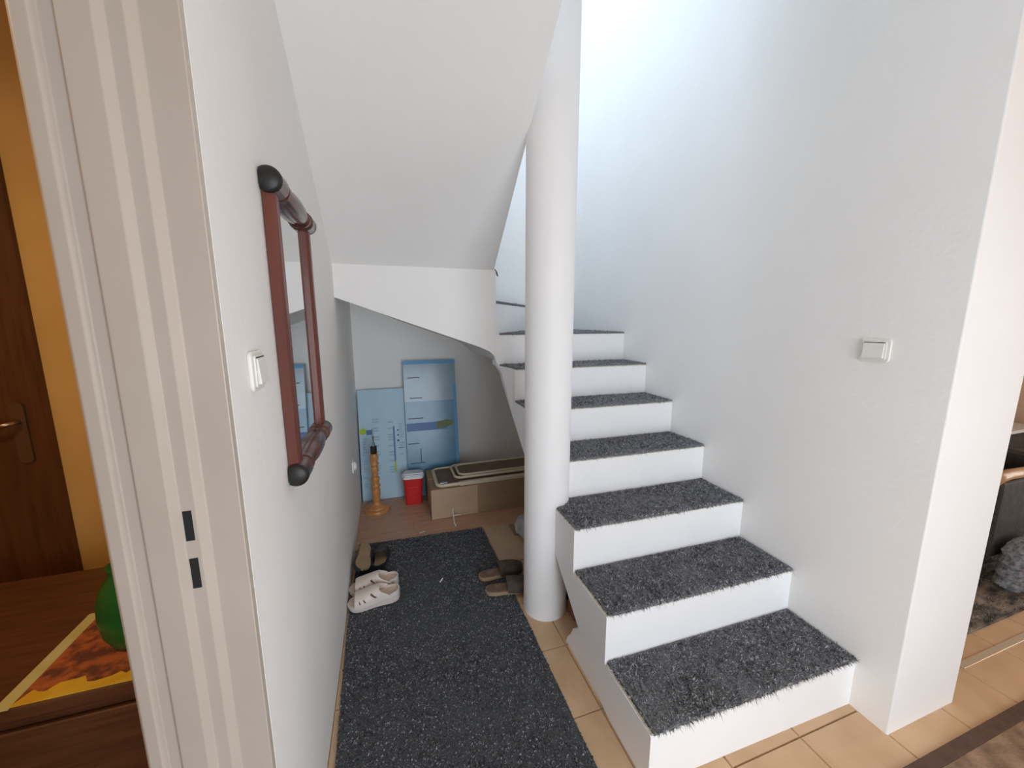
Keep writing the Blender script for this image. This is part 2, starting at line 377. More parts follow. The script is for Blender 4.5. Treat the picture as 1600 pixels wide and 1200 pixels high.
def glue_line(z, pts, parent):
    mb = MB(); mb.tube(pts, .0028, 6); return mb.build('glue_bead', 'glue', parent)

for i in range(1, 7):                      # straight flight
    y0, y1 = nose(i), nose(i + 1)
    if i == 6: y1 += .03
    yb = lambda y: sof1(y)
    zt = i * R_
    c = .005
    n = 6
    poly = [(y0, yb(y0)), (y0, zt - c), (y0 + c, zt), (y1, zt)] + [(y1 + (y0 - y1) * k / n, yb(y1 + (y0 - y1) * k / n)) for k in range(n)]
    cl = []
    for q in poly:
        if not cl or (abs(q[0] - cl[-1][0]) + abs(q[1] - cl[-1][1])) > 1e-5: cl.append(q)
    mb = MB(); nn = len(cl)
    vs = [(XL, y + SK, z) for y, z in cl] + [(XR, y, z) for y, z in cl]
    fs = [tuple(range(nn)), tuple(range(nn, 2 * nn))[::-1]] + [(k, (k + 1) % nn, (k + 1) % nn + nn, k + nn) for k in range(nn)]
    mb.add(vs, fs); mb.build('step', 'stairpaint', st)
    insL = [.012, .010, .006, .004, .003, .003][i - 1]
    def pf(u, v, y0=y0, insL=insL, i=i):
        xl = XL + insL - (.04 * max(0, (v - .25) / .75) if i == 6 else 0)
        x = xl + (XR - .004 - xl) * u
        yf = y0 + SK * (1 - u) - .002; ybk = y0 + G_ + SK * (1 - u) - .004
        return x, yf + (ybk - yf) * v
    tread_carpet(i, pf, [15000, 12000, 9000, 6000, 3000, 1800][i - 1], zt, [1700, 1100, 700, 300, 160, 100][i - 1])
    glue_line(zt, [(XL + .002, y0 + SK - .001 + .004, zt + .001), (XL + (XR - XL) * .33, y0 + SK * .66 - .001, zt - .0015), (XL + (XR - XL) * .66, y0 + SK * .33 - .001, zt - .001), (XR - .002, y0 - .001, zt - .001)], st)
    if i <= 3: glue_line(zt, [(XL + .004, y0 + SK + .002, zt + .001), (XL + .006, y0 + SK + .12, zt + .002), (XL + .003, y0 + SK + .25, zt + .001)], st)
# plinth under the foot of the flight
mb = MB(); mb.prism([(1.02, 0), (1.362, 0), (1.348, .035), (1.318, .075), (1.30, .115), (1.235, .168), (1.1, .08)], 'x', XL + .006, 1.2); mb.build('plinth', 'stairpaint', st)
# winders: treads seven to nine turn around the pivot
px_, py_ = PIV
W7 = [(px_, py_), (XR, nose(7)), (XR, YB), (1.3, YB)]
W8 = [(px_, py_), (1.3, YB), (.55, YB)]
W9 = [(px_, py_), (.55, YB), (XW, YB), (XW, 2.45), (.60, 2.45)]
for i, poly, zlo in ((7, W7, 1.12), (8, W8, 1.32), (9, W9, 1.66)):
    mb = MB(); mb.prism(poly, 'z', zlo, i * R_)
    if i == 9: mb.prism([(px_, py_), (.55, YB), (.53, YB), (px_ - .03, py_ + .02)], 'z', 1.50, 9 * R_)
    mb.build('step', 'stairpaint', st)
def tri_fn(A, B, C_, D):
    def f(u, v):
        a = Vector(A).lerp(Vector(B), u); b = Vector(D).lerp(Vector(C_), u); p = a.lerp(b, v); return p.x, p.y
    return f
tread_carpet(7, tri_fn((px_ + .02, py_ + .0), (XR - .004, nose(7) - .002), (XR - .01, YB - .01), (1.3, YB - .01)), 800, 7 * R_, 120, .011)
tread_carpet(8, tri_fn((px_ + .005, py_ + .012), (1.295, YB - .01), (1.0, YB - .01), (.56, YB - .01)), 300, 8 * R_, 260, .016)
tread_carpet(9, tri_fn((px_ - .004, py_ + .015), (.545, YB - .01), (XW + .01, YB - .01), (XW + .01, 2.47)), 200, 9 * R_, 60)
# underside of the winders
mb = MB(); gx = [XW + (XL - .0005 - XW) * k / 12 for k in range(13)] + [XL, .9, 1.2, XR]; gy = [2.288 + (YB - 2.288) * k / 10 for k in range(11)]
def under(x, y):
    zz = 1.205 + .355 * (XL - x) + (.05 * max(0, (.12 - (XL - x)) / .12) ** 2 * -1 if x < XL else 0)
    if zz > 1.42: zz += (zz - 1.42) * .50 * (y - 2.288)
    return zz if x < XL else min(.79 * (y - 1.02), 1.205)
vs = [(x, y, under(x, y)) for y in gy for x in gx]; nx = len(gx)
mb.add(vs, [(b * nx + a, b * nx + a + 1, (b + 1) * nx + a + 1, (b + 1) * nx + a) for b in range(len(gy) - 1) for a in range(nx - 1)])
mb.build('winder_underside', 'plaster', st)
# fascia facing the hall between the two flights, rounded at its pivot end
pts_b = [(XW, under(XW, 2.3))] + [(gx[k], under(gx[k], 2.3)) for k in range(1, 11)] + [(.60, under(.60, 2.3) - .004), (.632, 1.205), (px_, 1.16)]
poly = pts_b + [(px_, 1.70), (.632, 1.735), (XW, 1.735)]
mb = MB(); mb.prism(poly, 'y', 2.285, 2.33); mb.build('fascia', 'plaster', st)
mb = MB(); mb.prism([(px_, 2.286), (px_ + .015, 2.22), (XL, 2.11), (XL, 2.38), (px_, 2.38)], 'z', lambda u, w: (.79 * (w - 1.02) if u > .69 else 1.10 if w < 2.25 else 1.17), 6 * R_ - .0005); mb.build('step_end', 'stairpaint', st)
# upper flight returning towards the viewer above the passage
def xe(y): return .633 - .058 * (2.29 - y)
for k in range(6):
    i = 10 + k; ya = 2.45 - .288 * k; yb_ = ya - .288 if k < 5 else .93
    yt = yb_ - .0
    lo = lambda y: sof2(y) if y < 2.31 else 1.70
    sec = [(ya, max(lo(ya), 1.69)), (ya, i * R_), (yb_, i * R_), (yb_, min(lo(yb_), H1))]
    if ya > 2.29 > yb_: sec = [(ya, 1.73), (ya, i * R_), (yb_, i * R_), (yb_, sof2(yb_)), (2.29, 1.712)]
    mb = MB(); nn = len(sec)
    vs = [(XW, y, z) for y, z in sec] + [(xe(y), y, z) for y, z in sec]
    mb.add(vs, [tuple(range(nn))[::-1], tuple(range(nn, 2 * nn))] + [(q, (q + 1) % nn, (q + 1) % nn + nn, q + nn) for q in range(nn)])
    mb.build('step', 'plaster', st)
# small frayed carpet end at the pivot
q = MB(); q.add([(.640, 2.282, 1.722), (.652, 2.280, 1.705), (.660, 2.284, 1.682), (.655, 2.29, 1.68), (.644, 2.29, 1.70), (.640, 2.30, 1.72), (.655, 2.30, 1.70), (.662, 2.30, 1.68)], [(0, 4, 3, 2, 1), (0, 1, 6, 5), (1, 2, 7, 6)]); q.build('carpet_end', 'carpet', st)
# ------------------------------------------------------------------ column
cb = MB(); cb.lathe([(.107, 0), (.106, .02), (.108, 2.6), (.108, HU)], 64, Matrix.Translation((.694, 1.592, 0)))
colu = tag(cb.build('column', 'stairpaint', smooth=True, autosmooth=.8), 'round white column rising from the tiled floor to the upper flight', 'column')

# ------------------------------------------------------------------ hall runner
rn = thing('runner_mat', (0, 0, 0), 'long charcoal flecked carpet runner laid along the left wall', 'carpet')
def ml(y): return -.223 - .016 * max(0, min(1, (y - 1.1) / .6)) + .016 * max(0, (y - 1.9)) / .5 + .003 * wob(y, 3)
def mr(y): return .573 + .003 * wob(y, 5) - .012 * max(0, (y - 1.9)) / .5
def mfar(u): return 2.432 - .034 * u + .004 * wob(u * 2, 8)
def mxy(u, v):
    y = .05 + (mfar(u) - .05) * v; return ml(y) + (mr(y) - ml(y)) * u, y
NU, NV = 40, 90; mb = MB(); vs = []
for lay in (0, 1):
    for b in range(NV + 1):
        for a in range(NU + 1):
            x, y = mxy(a / NU, b / NV); vs.append((x, y, .001 + (.008 + .002 * noise.noise(Vector((x * 4, y * 4, 3))) if lay else 0)))
n1 = (NU + 1) * (NV + 1); fs = []
for b in range(NV):
    for a in range(NU):
        q = b * (NU + 1) + a; fs.append((q + n1, q + 1 + n1, q + NU + 2 + n1, q + NU + 1 + n1))
for a in range(NU): fs.append((a, a + 1, a + 1 + n1, a + n1)); c = NV * (NU + 1) + a; fs.append((c + 1, c, c + n1, c + 1 + n1))
for b in range(NV): c = b * (NU + 1); fs.append((c + NU + 1, c, c + n1, c + NU + 1 + n1)); c += NU; fs.append((c, c + NU + 1, c + NU + 1 + n1, c + n1))
mb.add(vs, fs); mb.build('backing', 'matbase', rn)
def msamp(rd):
    return mxy(rd.random(), .28 + .72 * rd.random())
fuzz('pile', 'fibmat', rn, msamp, 48000, .003, .008, .0048, z=.0075, seed=99)

# ------------------------------------------------------------------ mirror
mi = thing('wall_mirror', (XW, 1.267, 1.382), 'tall mirror in reddish wood frame with turned rails on left wall', 'mirror')
W2, H2 = .20, .33
MB().box(.004, .012, -W2, W2, -H2, H2).build('mirror_glass', 'mirror', mi)
for sgn in (-1, 1):
    q = MB(); q.prism([(.002, 0), (.024, 0), (.028, .008), (.028, .034), (.020, .044), (.002, .044)], 'z', -H2 - .005, H2 + .005)
    q.v = [(x, sgn * (W2 + .022 - y), z) for x, y, z in q.v]
    q.build('side_rail', 'mirwood', mi)
for sgn in (1, -1):
    p = [(.0, -.236), (.017, -.2355), (.028, -.225), (.029, -.165), (.021, -.158), (.020, -.148), (.026, -.142), (.027, -.128), (.021, -.120), (.024, -.10), (.029, -.05), (.030, 0), (.029, .05), (.024, .10), (.021, .120), (.027, .128), (.026, .142), (.020, .148), (.021, .158), (.029, .165), (.028, .225), (.017, .2355), (.0, .236)]
    T = Matrix.Translation((.019, 0, sgn * (H2 + .018))) @ Matrix.Rotation(-PI / 2, 4, 'X')
    q = MB(); q.lathe(p[1:-1], 20, T); q.v = [(max(x, .002), y, z) for x, y, z in q.v]
    rail = q.build('turned_rail', 'mirturn', mi, smooth=True, autosmooth=.7)
    for e in (-1, 1):
        cp = MB(); cp.lathe([(.0288, 0), (.0285, .006), (.022, .012), (.004, .014)], 20, Matrix.Translation((.019, e * .2235, sgn * (H2 + .018))) @ Matrix.Rotation(-e * PI / 2, 4, 'X'))
        cp.v = [(max(x, .002), y, z) for x, y, z in cp.v]
        cp.build('end_cap', 'mircap', rail, smooth=True, autosmooth=.9)

# ------------------------------------------------------------------ switches and socket
def switch(name, loc, rz, label, cat, w=.084, h=.08):
    t = thing(name, loc, label, cat, rz=rz)          # local +x points out of the wall
    q = MB(); q.prism(rbox(w, h, .012), 'x', 0, .008); q.build('frame', 'plastic', t, bevel=.003)
    q = MB(); q.prism(rbox(w * .80, h * .80, .006), 'x', .008, .012); q.build('surround', 'plastic', t, bevel=.0015)
    q = MB(); hw, hh = w * .34, h * .32
    q.add([(.012, -hw, -hh), (.012, hw, -hh), (.012, hw, hh), (.012, -hw, hh), (.0185, -hw, -hh), (.0185, hw, -hh), (.015, hw, hh), (.015, -hw, hh)],
          [(0, 1, 2, 3), (4, 5, 6, 7), (0, 1, 5, 4), (1, 2, 6, 5), (2, 3, 7, 6), (3, 0, 4, 7)]); q.build('rocker', 'plastic', t, bevel=.0012)
    q = MB(); q.box(.0121, .0126, -hw, hw, hh + .0008, hh + .0028); q.build('gap', 'black', t)
    return t
switch('light_switch', (XW, .871, 1.322), 0, 'cream light switch on left wall beside the mirror and door frame', 'light switch', .072, .078)
switch('light_switch', (XR, .858, 1.319), PI, 'cream light switch on right wall above the stairs', 'light switch', .088, .078)
so = thing('wall_socket', (XW, 2.60, .475), 'white wall socket low on left wall near the lamp stand', 'socket')
q = MB(); q.prism(rbox(.08, .08, .012), 'x', 0, .009); q.build('frame', 'plastic2', so, bevel=.003)
q = MB(); q.lathe([(.030, 0), (.030, .012), (.025, .014), (.0235, .006), (.002, .006)], 24, Matrix.Translation((.008, 0, 0)) @ Matrix.Rotation(PI / 2, 4, 'Y')); q.build('round_insert', 'plastic2', so, smooth=True, autosmooth=.6)

# ------------------------------------------------------------------ blue panels at the back of the storage niche
def panel(name, label, x0, x1, h, yb, yt, th, m):
    t = thing(name, (x0, yb, .002), label, 'panel'); a = math.atan2(yt - yb, h); t.rotation_euler = (-a, 0, 0)
    L = math.hypot(h, yt - yb); return t, x1 - x0, L
pa, w, L = panel('insulation_panel', 'pale blue printed panel leaning in the niche behind the lamp stand', -.238, .125, .875, 3.07, 3.20, .03, 'boardA')
MB().box(0, w, 0, .03, 0, L).build('sheet', 'boardA', pa, bevel=.002)
pr = MB(); rd = random.Random(3)
for (bx0, bx1, bz0, bz1) in ((.10, .155, .18, .65), (.215, .275, .2, .62), (.30, .345, .34, .60), (.02, .055, .1, .5)):
    z = bz1
    while z > bz0:
        pr.box(bx0, bx1 - rd.random() * .02, -.0008, 0, z - .012, z); z -= rd.choice((.02, .02, .022, .05))
pr.build('small_print', 'inkpale', pa)['kind'] = 'stuff'
MB().box(.255, .268, -.0010, 0, .30, .58).build('vertical_stripe', 'blue', pa)
MB().box(.255, .268, -.0010, 0, .21, .30).build('stripe_end', 'lime', pa)
q = MB(); q.prism([(.0 + .028 + .028 * math.cos(t * PI / 10), .555 + .026 * math.sin(t * PI / 10)) for t in range(20)], 'y', -.0011, 0); q.build('logo_blob', 'lime', pa)
MB().box(.052, .098, -.0012, 0, .525, .565).build('logo_block', 'blue', pa)
for a, b, c, d in ((.285, .30, .455, .47), (.287, .298, .50, .512), (.287, .298, .54, .552), (.29, .33, .40, .404)): MB().box(a, b, -.0012, 0, c, d).build('symbol', 'navy', pa)
pb, w, L = panel('film_wrapped_panel', 'taller deep blue film wrapped panel leaning in the niche beside the pale one', .118, .535, 1.095, 3.03, 3.19, .02, 'boardBl')
q = MB(); q.box(0, w, 0, .02, 0, L * .70); q.build('lower_sheet', 'boardBl', pb)
q = MB(); q.box(0, w, 0, .02, L * .70, L); q.build('upper_sheet', 'boardBu', pb)
MB().box(-.001, w + .001, -.0015, 0, L - .028, L).build('top_tape', 'bluetape', pb)
MB().box(w - .022, w + .001, -.001, 0, .1, L * .82).build('edge_tape', 'bluetape', pb)
q = MB(); q.box(.005, .33, -.0012, 0, .535, .60); q.build('wide_band', 'blue', pb)
q = MB(); q.prism([(.24, .54), (.33, .55), (.385, .575), (.385, .60), (.33, .612), (.25, .60)], 'y', -.0016, 0); q.build('band_end', 'olive', pb)
for (a, b, z) in ((.03, .125, .965), (.04, .14, .80), (.02, .14, .635), (.01, .10, .43), (.02, .14, .27)): MB().box(a, b, -.0012, 0, z, z + .007).build('ruled_line', 'navy', pb)
MB().box(.105, .111, -.0012, 0, .28, .39).build('ruled_line', 'navy', pb)

# ------------------------------------------------------------------ lamp stand
la = thing('lamp_stand', (-.128, 2.90, 0), 'turned orange wood lamp stand without shade in the niche corner', 'lamp')
q = MB(); q.lathe([(.094, 0), (.095, .012), (.090, .022), (.070, .027), (.066, .036), (.048, .042), (.030, .052), (.026, .07)], 36); q.build('foot', 'lampwood', la, smooth=True, autosmooth=.7)
q = MB(); q.lathe([(.022, .068), (.029, .085), (.024, .10), (.030, .12), (.030, .165), (.023, .18), (.033, .19), (.033, .20), (.024, .21), (.029, .24), (.030, .26), (.019, .272), (.024, .285), (.019, .297), (.027, .31), (.027, .345), (.020, .355), (.029, .362), (.029, .375), (.024, .385), (.029, .40), (.030, .425), (.024, .448)], 30)
q.build('turned_post', 'lampwood', la, smooth=True, autosmooth=.9)
q = MB(); q.lathe([(.020, .447), (.023, .452), (.023, .50), (.017, .506)], 24); q.build('bulb_holder', 'darksteel', la, smooth=True, autosmooth=.7)
q = MB(); q.lathe([(.012, .505), (.012, .53), (.005, .534), (.005, .565), (.009, .57), (.009, .578), (.004, .583), (.003, .635)], 16); q.build('shade_rod', 'steel', la, smooth=True, autosmooth=.7)

# ------------------------------------------------------------------ red cool box
co = thing('cool_box', (.148, 2.955, 0), 'small red cool box with white lid beside the cardboard box', 'cool box', rz=-.06)
q = MB(); a = rbox(.125, .105, .02); b = rbox(.148, .125, .022); n = len(a)
q.add([(x, y, 0) for x, y in a] + [(x, y, .212) for x, y in b], [tuple(range(n))[::-1], tuple(range(n, 2 * n))] + [(k, (k + 1) % n, (k + 1) % n + n, k + n) for k in range(n)])
q.build('body', 'red', co, bevel=.003)
q = MB(); q.prism(rbox(.155, .132, .024), 'z', .212, .232); q.prism(rbox(.14, .118, .03), 'z', .232, .243); q.build('lid', 'lid', co, bevel=.004)
q = MB(); q.tube([(-.078, 0, .20), (-.079, -.03, .235), (-.074, -.052, .252), (-.04, -.062, .256), (.04, -.062, .256), (.074, -.052, .252), (.079, -.03, .235), (.078, 0, .20)], .006, 8); q.build('handle', 'lid', co, smooth=True)
q = MB(); q.prism([(x, z + .10) for x, z in rbox(.07, .10, .02)], 'y', -.0605, -.056); q.build('front_relief', 'red', co, bevel=.002)

# ------------------------------------------------------------------ long cardboard box, folded chairs and string
bx = thing('cardboard_box', (.248, 2.62, 0), 'long brown cardboard box lying under the stairs', 'box')
MB().box(0, 1.0, 0, .40, 0, .226).build('carton', 'card', bx, bevel=.004)
q = MB(); q.box(.002, .34, -.0035, 0, .002, .224); q.build('end_flap', 'cardtan', bx, bevel=.001)
q = MB(); q.box(.35, .998, -.002, 0, .002, .03); q.build('bottom_flap', 'card', bx)
q = MB(); q.box(0, 1.0, .19, .21, .2262, .2275); q.build('top_seam', 'cardtan', bx)
def loop(x0, x1, y0, y1, r, z): return [(x + (x0 + x1) / 2, y + (y0 + y1) / 2, z) for x, y in rbox(x1 - x0, y1 - y0, r, 7)]
fc = thing('folding_chair', (.30, 2.64, .227), 'folded cream tube chair lying flat on the cardboard box', 'chair')
q = MB(); q.tube(loop(0, .86, -.0, .33, .045, .013), .013, 10, True); q.build('outer_frame', 'creamtube', fc, smooth=True)
q = MB(); q.prism(loop2 if False else [(x + .43, y + .165) for x, y in rbox(.84, .31, .04)], 'z', .008, .018); q.build('panel', 'brownpad', fc)
q = MB(); q.tube(loop(.14, .86, .06, .32, .05, .034), .010, 10, True); q.build('inner_frame', 'creamtube', fc, smooth=True)
q = MB(); q.tube(loop(.175, .83, .085, .295, .05, .043), .009, 10, True); q.build('inner_frame', 'creamtube', fc, smooth=True)
q = MB(); q.prism([(x + .50, y + .19) for x, y in rbox(.63, .19, .04)], 'z', .022, .044); q.build('seat_pad', 'brownpad', fc, bevel=.006)
MB().box(.16, .86, -.014, .02, .0, .026).build('side_strap', 'creamtube', fc, bevel=.004)
MB().box(.02, .075, .02, .05, .020, .026).build('buckle', 'steel', fc, bevel=.002)
sg = MB(); sg.tube([(.40, 2.606, .075), (.395, 2.598, .05), (.400, 2.585, .02), (.395, 2.53, .006), (.398, 2.48, .004)], .004, 6); sg.tube([(.398, 2.590, .025), (.43, 2.585, .03), (.462, 2.592, .022)], .004, 6)
tag(sg.build('string', 'paper', smooth=True), 'pale string hanging from the front of the cardboard box', 'string')

# tan board and bag next to the runner
pb2 = MB(); pb2.add([(.575, 1.95, .001), (.742, 1.98, .001), (.748, 2.40, .001), (.572, 2.395, .001), (.575, 1.95, .009), (.742, 1.98, .009), (.748, 2.40, .009), (.572, 2.395, .009)],
    [(3, 2, 1, 0), (4, 5, 6, 7), (0, 1, 5, 4), (1, 2, 6, 5), (2, 3, 7, 6), (3, 0, 4, 7)])
tag(pb2.build('floor_board', 'cardtan'), 'flat tan board on the floor between runner and column', 'board')
bg_ = MB(); NU, NV = 20, 12; vs = []
for b in range(NV + 1):
    for a in range(NU):
        th = 2 * PI * a / NU; ph = PI * b / NV; r = 1 + .25 * noise.noise(Vector((math.cos(th) * 2, math.sin(th) * 2, ph * 2)))
        vs.append((.845 + .085 * r * math.cos(th) * math.sin(ph), 2.22 + .15 * r * math.sin(th) * math.sin(ph), max(.001, .045 - .055 * r * math.cos(ph) + .006)))
bg_.add(vs, [(b * NU + a, b * NU + (a + 1) % NU, (b + 1) * NU + (a + 1) % NU, (b + 1) * NU + a) for b in range(NV) for a in range(NU)])
tag(bg_.build('plastic_bag', 'bag'), 'crumpled grey plastic bag on the floor behind the column', 'bag')
# things in the dark gap under the flight
wb = MB(); wb.box(.785, .94, 1.45, 1.52, 0, .075); tag(wb.build('wooden_block', 'brickish', bevel=.004), 'reddish brown wooden block under the stairs behind the column', 'block')
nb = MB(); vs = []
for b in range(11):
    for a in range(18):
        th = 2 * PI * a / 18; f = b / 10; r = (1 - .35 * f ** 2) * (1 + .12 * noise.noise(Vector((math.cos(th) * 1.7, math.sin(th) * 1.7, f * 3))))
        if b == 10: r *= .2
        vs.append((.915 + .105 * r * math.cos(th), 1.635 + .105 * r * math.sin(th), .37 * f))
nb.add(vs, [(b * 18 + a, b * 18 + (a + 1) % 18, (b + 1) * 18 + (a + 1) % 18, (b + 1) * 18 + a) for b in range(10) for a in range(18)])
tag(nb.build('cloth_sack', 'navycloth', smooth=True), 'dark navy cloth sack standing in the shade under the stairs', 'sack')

# ------------------------------------------------------------------ shoes
def hw(s, W):      # half width of the sole at s (0 heel .. 1 toe)
    pts = [(0, .0), (.03, .20), (.08, .30), (.18, .37), (.35, .36), (.5, .38), (.68, .47), (.80, .48), (.90, .40), (.96, .26), (1, 0)]
    for (a, u), (b, v) in zip(pts, pts[1:]):
        if s <= b:
            t = (s - a) / (b - a); return W * (u + (v - u) * t)
    return 0
def outline(L, W, n=28, grow=0.0):
    ss = [.5 - .5 * math.cos(PI * k / n) for k in range(n + 1)]
    return [(s * L, -hw(s, W) - grow * (0 < s < 1)) for s in ss] + [(s * L, hw(s, W) + grow * (0 < s < 1)) for s in ss[-2:0:-1]]
def loft(mb, rings):
    n = len(rings[0]); vs = [p for r in rings for p in r]
    mb.add(vs, [tuple(range(n))[::-1], tuple((len(rings) - 1) * n + k for k in range(n))] + [(i * n + k, i * n + (k + 1) % n, (i + 1) * n + (k + 1) % n, (i + 1) * n + k) for i in range(len(rings) - 1) for k in range(n)])
def shoe(t, L, W, hheel, htoe, a0, a1, hup, mats, slits=(), peak=0.0, backcup=0.0, wing=0.0):
    """t: thing; upper covers s in [a0, a1]; mats = sole, insole, upper"""
    def zt(x): s = x / L; return htoe + (hheel - htoe) * max(0, min(1, (.72 - s) / .5))
    o = outline(L, W); oi = outline(L, W, grow=-.004)
    mb = MB(); loft(mb, [[(x * .985 + .002, y * .94, 0 + (.010 * max(0, (x / L - .85) / .15) ** 2)) for x, y in o], [(x, y, zt(x) * .5) for x, y in o], [(x, y, zt(x)) for x, y in o]])
    mb.build('sole', mats[0], t, autosmooth=.8, smooth=True)
    mb = MB(); loft(mb, [[(x * .97 + .004, y, zt(x) - .002) for x, y in oi], [(x * .97 + .004, y, zt(x) + .003) for x, y in oi]]); mb.build('insole', mats[1], t)
    NS, NP = 26, 24; th = .003
    vs = []; fs = []
    def P(i, j, off):
        f = j / NP; ph = PI * f; k = i / NS
        mid = math.sin(ph)
        s0 = a0 - peak * (mid ** 6) + .02 * (1 - mid) - wing * (1 - mid) ** 1.6; s1 = a1
        s = s0 + (s1 - s0) * k; h = hup * (1 - .55 * max(0, (s - .45) / .55) ** 1.3)
        w = hw(s, W) + .0015 + off
        return (s * L, -w * math.copysign(abs(math.cos(ph)) ** .8, math.cos(ph)), zt(s * L) - .006 * (mid < .2) + (h + off) * mid ** .75)
    for lay, off in ((0, 0), (1, th)):
        for i in range(NS + 1):
            for j in range(NP + 1): vs.append(P(i, j, off))
    m1 = (NS + 1) * (NP + 1)
    hole = set()
    for (i0, i1, j0, j1) in slits:
        for i in range(i0, i1):
            for j in range(j0, j1): hole.add((i, j)); hole.add((i, NP - 1 - j))
    q = lambda i, j: i * (NP + 1) + j
    for i in range(NS):
        for j in range(NP):
            if (i, j) in hole: continue
            A, B, C_, D = q(i, j), q(i + 1, j), q(i + 1, j + 1), q(i, j + 1)
            fs.append((A + m1, B + m1, C_ + m1, D + m1)); fs.append((A, D, C_, B))
            for (di, dj, e, g) in ((-1, 0, A, D), (1, 0, B, C_), (0, -1, A, B), (0, 1, D, C_)):
                ii, jj = i + di, j + dj
                if ii < 0 or jj < 0 or ii >= NS or jj >= NP or (ii, jj) in hole: fs.append((e, g, g + m1, e + m1))
    mb = MB(); mb.add(vs, fs); mb.build('upper', mats[2], t, smooth=True, autosmooth=.7)
    if backcup:
        mb = MB(); V = []; n = 20
        ss = [(.30 * (1 - k / n), -1) for k in range(n)] + [(.30 * k / n, 1) for k in range(n + 1)]
        for s, sg_ in ss:
            hgt = backcup * (1 - .75 * (s / .30) ** 2)
            for off in (0, .004):
                w = hw(max(s, .0), W) - off; x = s * L + off * (s < .05)
                V.append((x, sg_ * w, zt(x) - .003)); V.append((x, sg_ * w, zt(x) + hgt))
        F = []
        for k in range(len(ss) - 1):
            a = k * 4; F += [(a, a + 1, a + 5, a + 4), (a + 2, a + 6, a + 7, a + 3), (a + 1, a + 3, a + 7, a + 5)]
        mb.add(V, F); mb.build('heel_rim', mats[2], t, smooth=True, autosmooth=.9)
wm = ('whitesole', 'insole', 'whiteshoe')
sl = ((8, 10, 2, 7), (17, 18, 2, 5), (21, 22, 2, 5))
t = thing('clog', (.003, 1.866, .0145), 'off-white open-toed clog in front, nearest on the runner by left wall', 'shoe', 'off-white clogs', rz=PI + .04)
shoe(t, .25, .105, .042, .028, .42, .86, .052, wm, sl, .03, .016, .30)
t = thing('clog', (.0, 1.972, .0145), 'off-white open-toed clog half hidden behind its nearer twin', 'shoe', 'off-white clogs', rz=PI + .02)
shoe(t, .25, .105, .042, .028, .42, .86, .052, wm, sl, .03, .016, .30)
bm_ = ('tansole', 'insole', 'blackshoe')
t = thing('black_shoe', (-.112, 2.06, .0145), 'black shoe with tan insole standing flat behind the clogs', 'shoe', 'black shoes by the wall', rz=PI / 2 - .12)
shoe(t, .26, .092, .022, .014, .52, .99, .052, ('blackshoe', 'tansole', 'blackshoe'), (), .03, .045)
t = thing('black_shoe', (-.176, 2.315, .086), 'shoe turned over against left wall showing its tan sole', 'shoe', 'black shoes by the wall')
t.rotation_euler = (math.radians(152), 0, -PI / 2 - .03)
shoe(t, .26, .092, .016, .012, .52, .99, .045, bm_, (), .03, .03)
sm = ('tanrim', 'browninsole', 'brownshoe')
t = thing('slipper', (.425, 1.752, .0145), 'brown backless slipper nearer to viewer, toe tucked behind the column', 'shoe', 'brown slippers', rz=-.10)
shoe(t, .26, .10, .020, .014, .42, .98, .055, sm, (), .0, .0)
t = thing('slipper', (.418, 1.868, .0145), 'brown backless slipper farther back, beside its twin at the column', 'shoe', 'brown slippers', rz=.06)
shoe(t, .26, .10, .020, .014, .42, .98, .055, sm, (), .0, .0)

# scraps lying about
for k, (x, y, a, l, lab) in enumerate(((.222, 1.925, .9, .03, 'tiny white paper scrap lying in the middle of the runner'), (.168, 2.47, .1, .04, 'pale scrap on the brown floor just past the runner end'))):
    s_ = MB(); T = Matrix.Translation((x, y, .0125 if y < 2.4 else .002)) @ Matrix.Rotation(a, 4, 'Z')
    s_.add([T @ Vector(v) for v in ((-l / 2, -.004, 0), (l / 2, -.003, .003), (l / 2, .004, .004), (0, .005, .001), (-l / 2, .004, 0))] + [T @ Vector(v) for v in ((-l / 2, -.004, .0015), (l / 2, -.003, .0045), (l / 2, .004, .0055), (0, .005, .0025), (-l / 2, .004, .0015))],
        [(4, 3, 2, 1, 0), (5, 6, 7, 8, 9)] + [(i, (i + 1) % 5, (i + 1) % 5 + 5, i + 5) for i in range(5)])
    tag(s_.build('paper_scrap', 'paper'), lab, 'scrap')

# ------------------------------------------------------------------ side room furniture
cbn = thing('cabinet', (-1.45, 1.115, 0), 'low brown wooden cabinet seen through the doorway', 'cabinet')
MB().box(0, .965, 0, .62, .46, .50).build('top', 'tablewood', cbn, bevel=.006)
MB().box(.02, .945, .02, .60, 0, .46).build('body', 'tablewood', cbn, bevel=.003)
for x0, x1 in ((.03, .48), (.49, .935)):
    dd = MB().box(x0, x1, .002, .02, .04, .43).build('cabinet_door', 'tablewood', cbn, bevel=.004)
    xx = x1 - .05 if x0 < .1 else x0 + .05
    q = MB(); q.lathe([(.006, 0), (.006, .012), (.013, .018), (.012, .026), (.003, .029)], 16, Matrix.Translation((xx, .002, .30)) @ Matrix.Rotation(PI / 2, 4, 'X')); q.build('knob', 'brass', dd, smooth=True)
tcl = thing('tablecloth', (0, 0, .5), 'maroon and yellow printed tablecloth on the cabinet in the side room', 'tablecloth')
MB().box(-.905, -.55, 1.125, 1.44, .0005, .003).build('printed_field', 'clothB', tcl)
q = MB(); rd = random.Random(4); pts = [(-.905, 1.118), (-.55, 1.118)]; xx = -.55
while xx > -.90: pts.append((xx, 1.15 + rd.uniform(-.012, .02))); xx -= .016
q.prism(pts, 'z', .0005, .0042); q.build('yellow_border', 'clothY', tcl)
MB().box(-.935, -.903, 1.112, 1.44, .0005, .0036).build('pale_border', 'clothG', tcl)
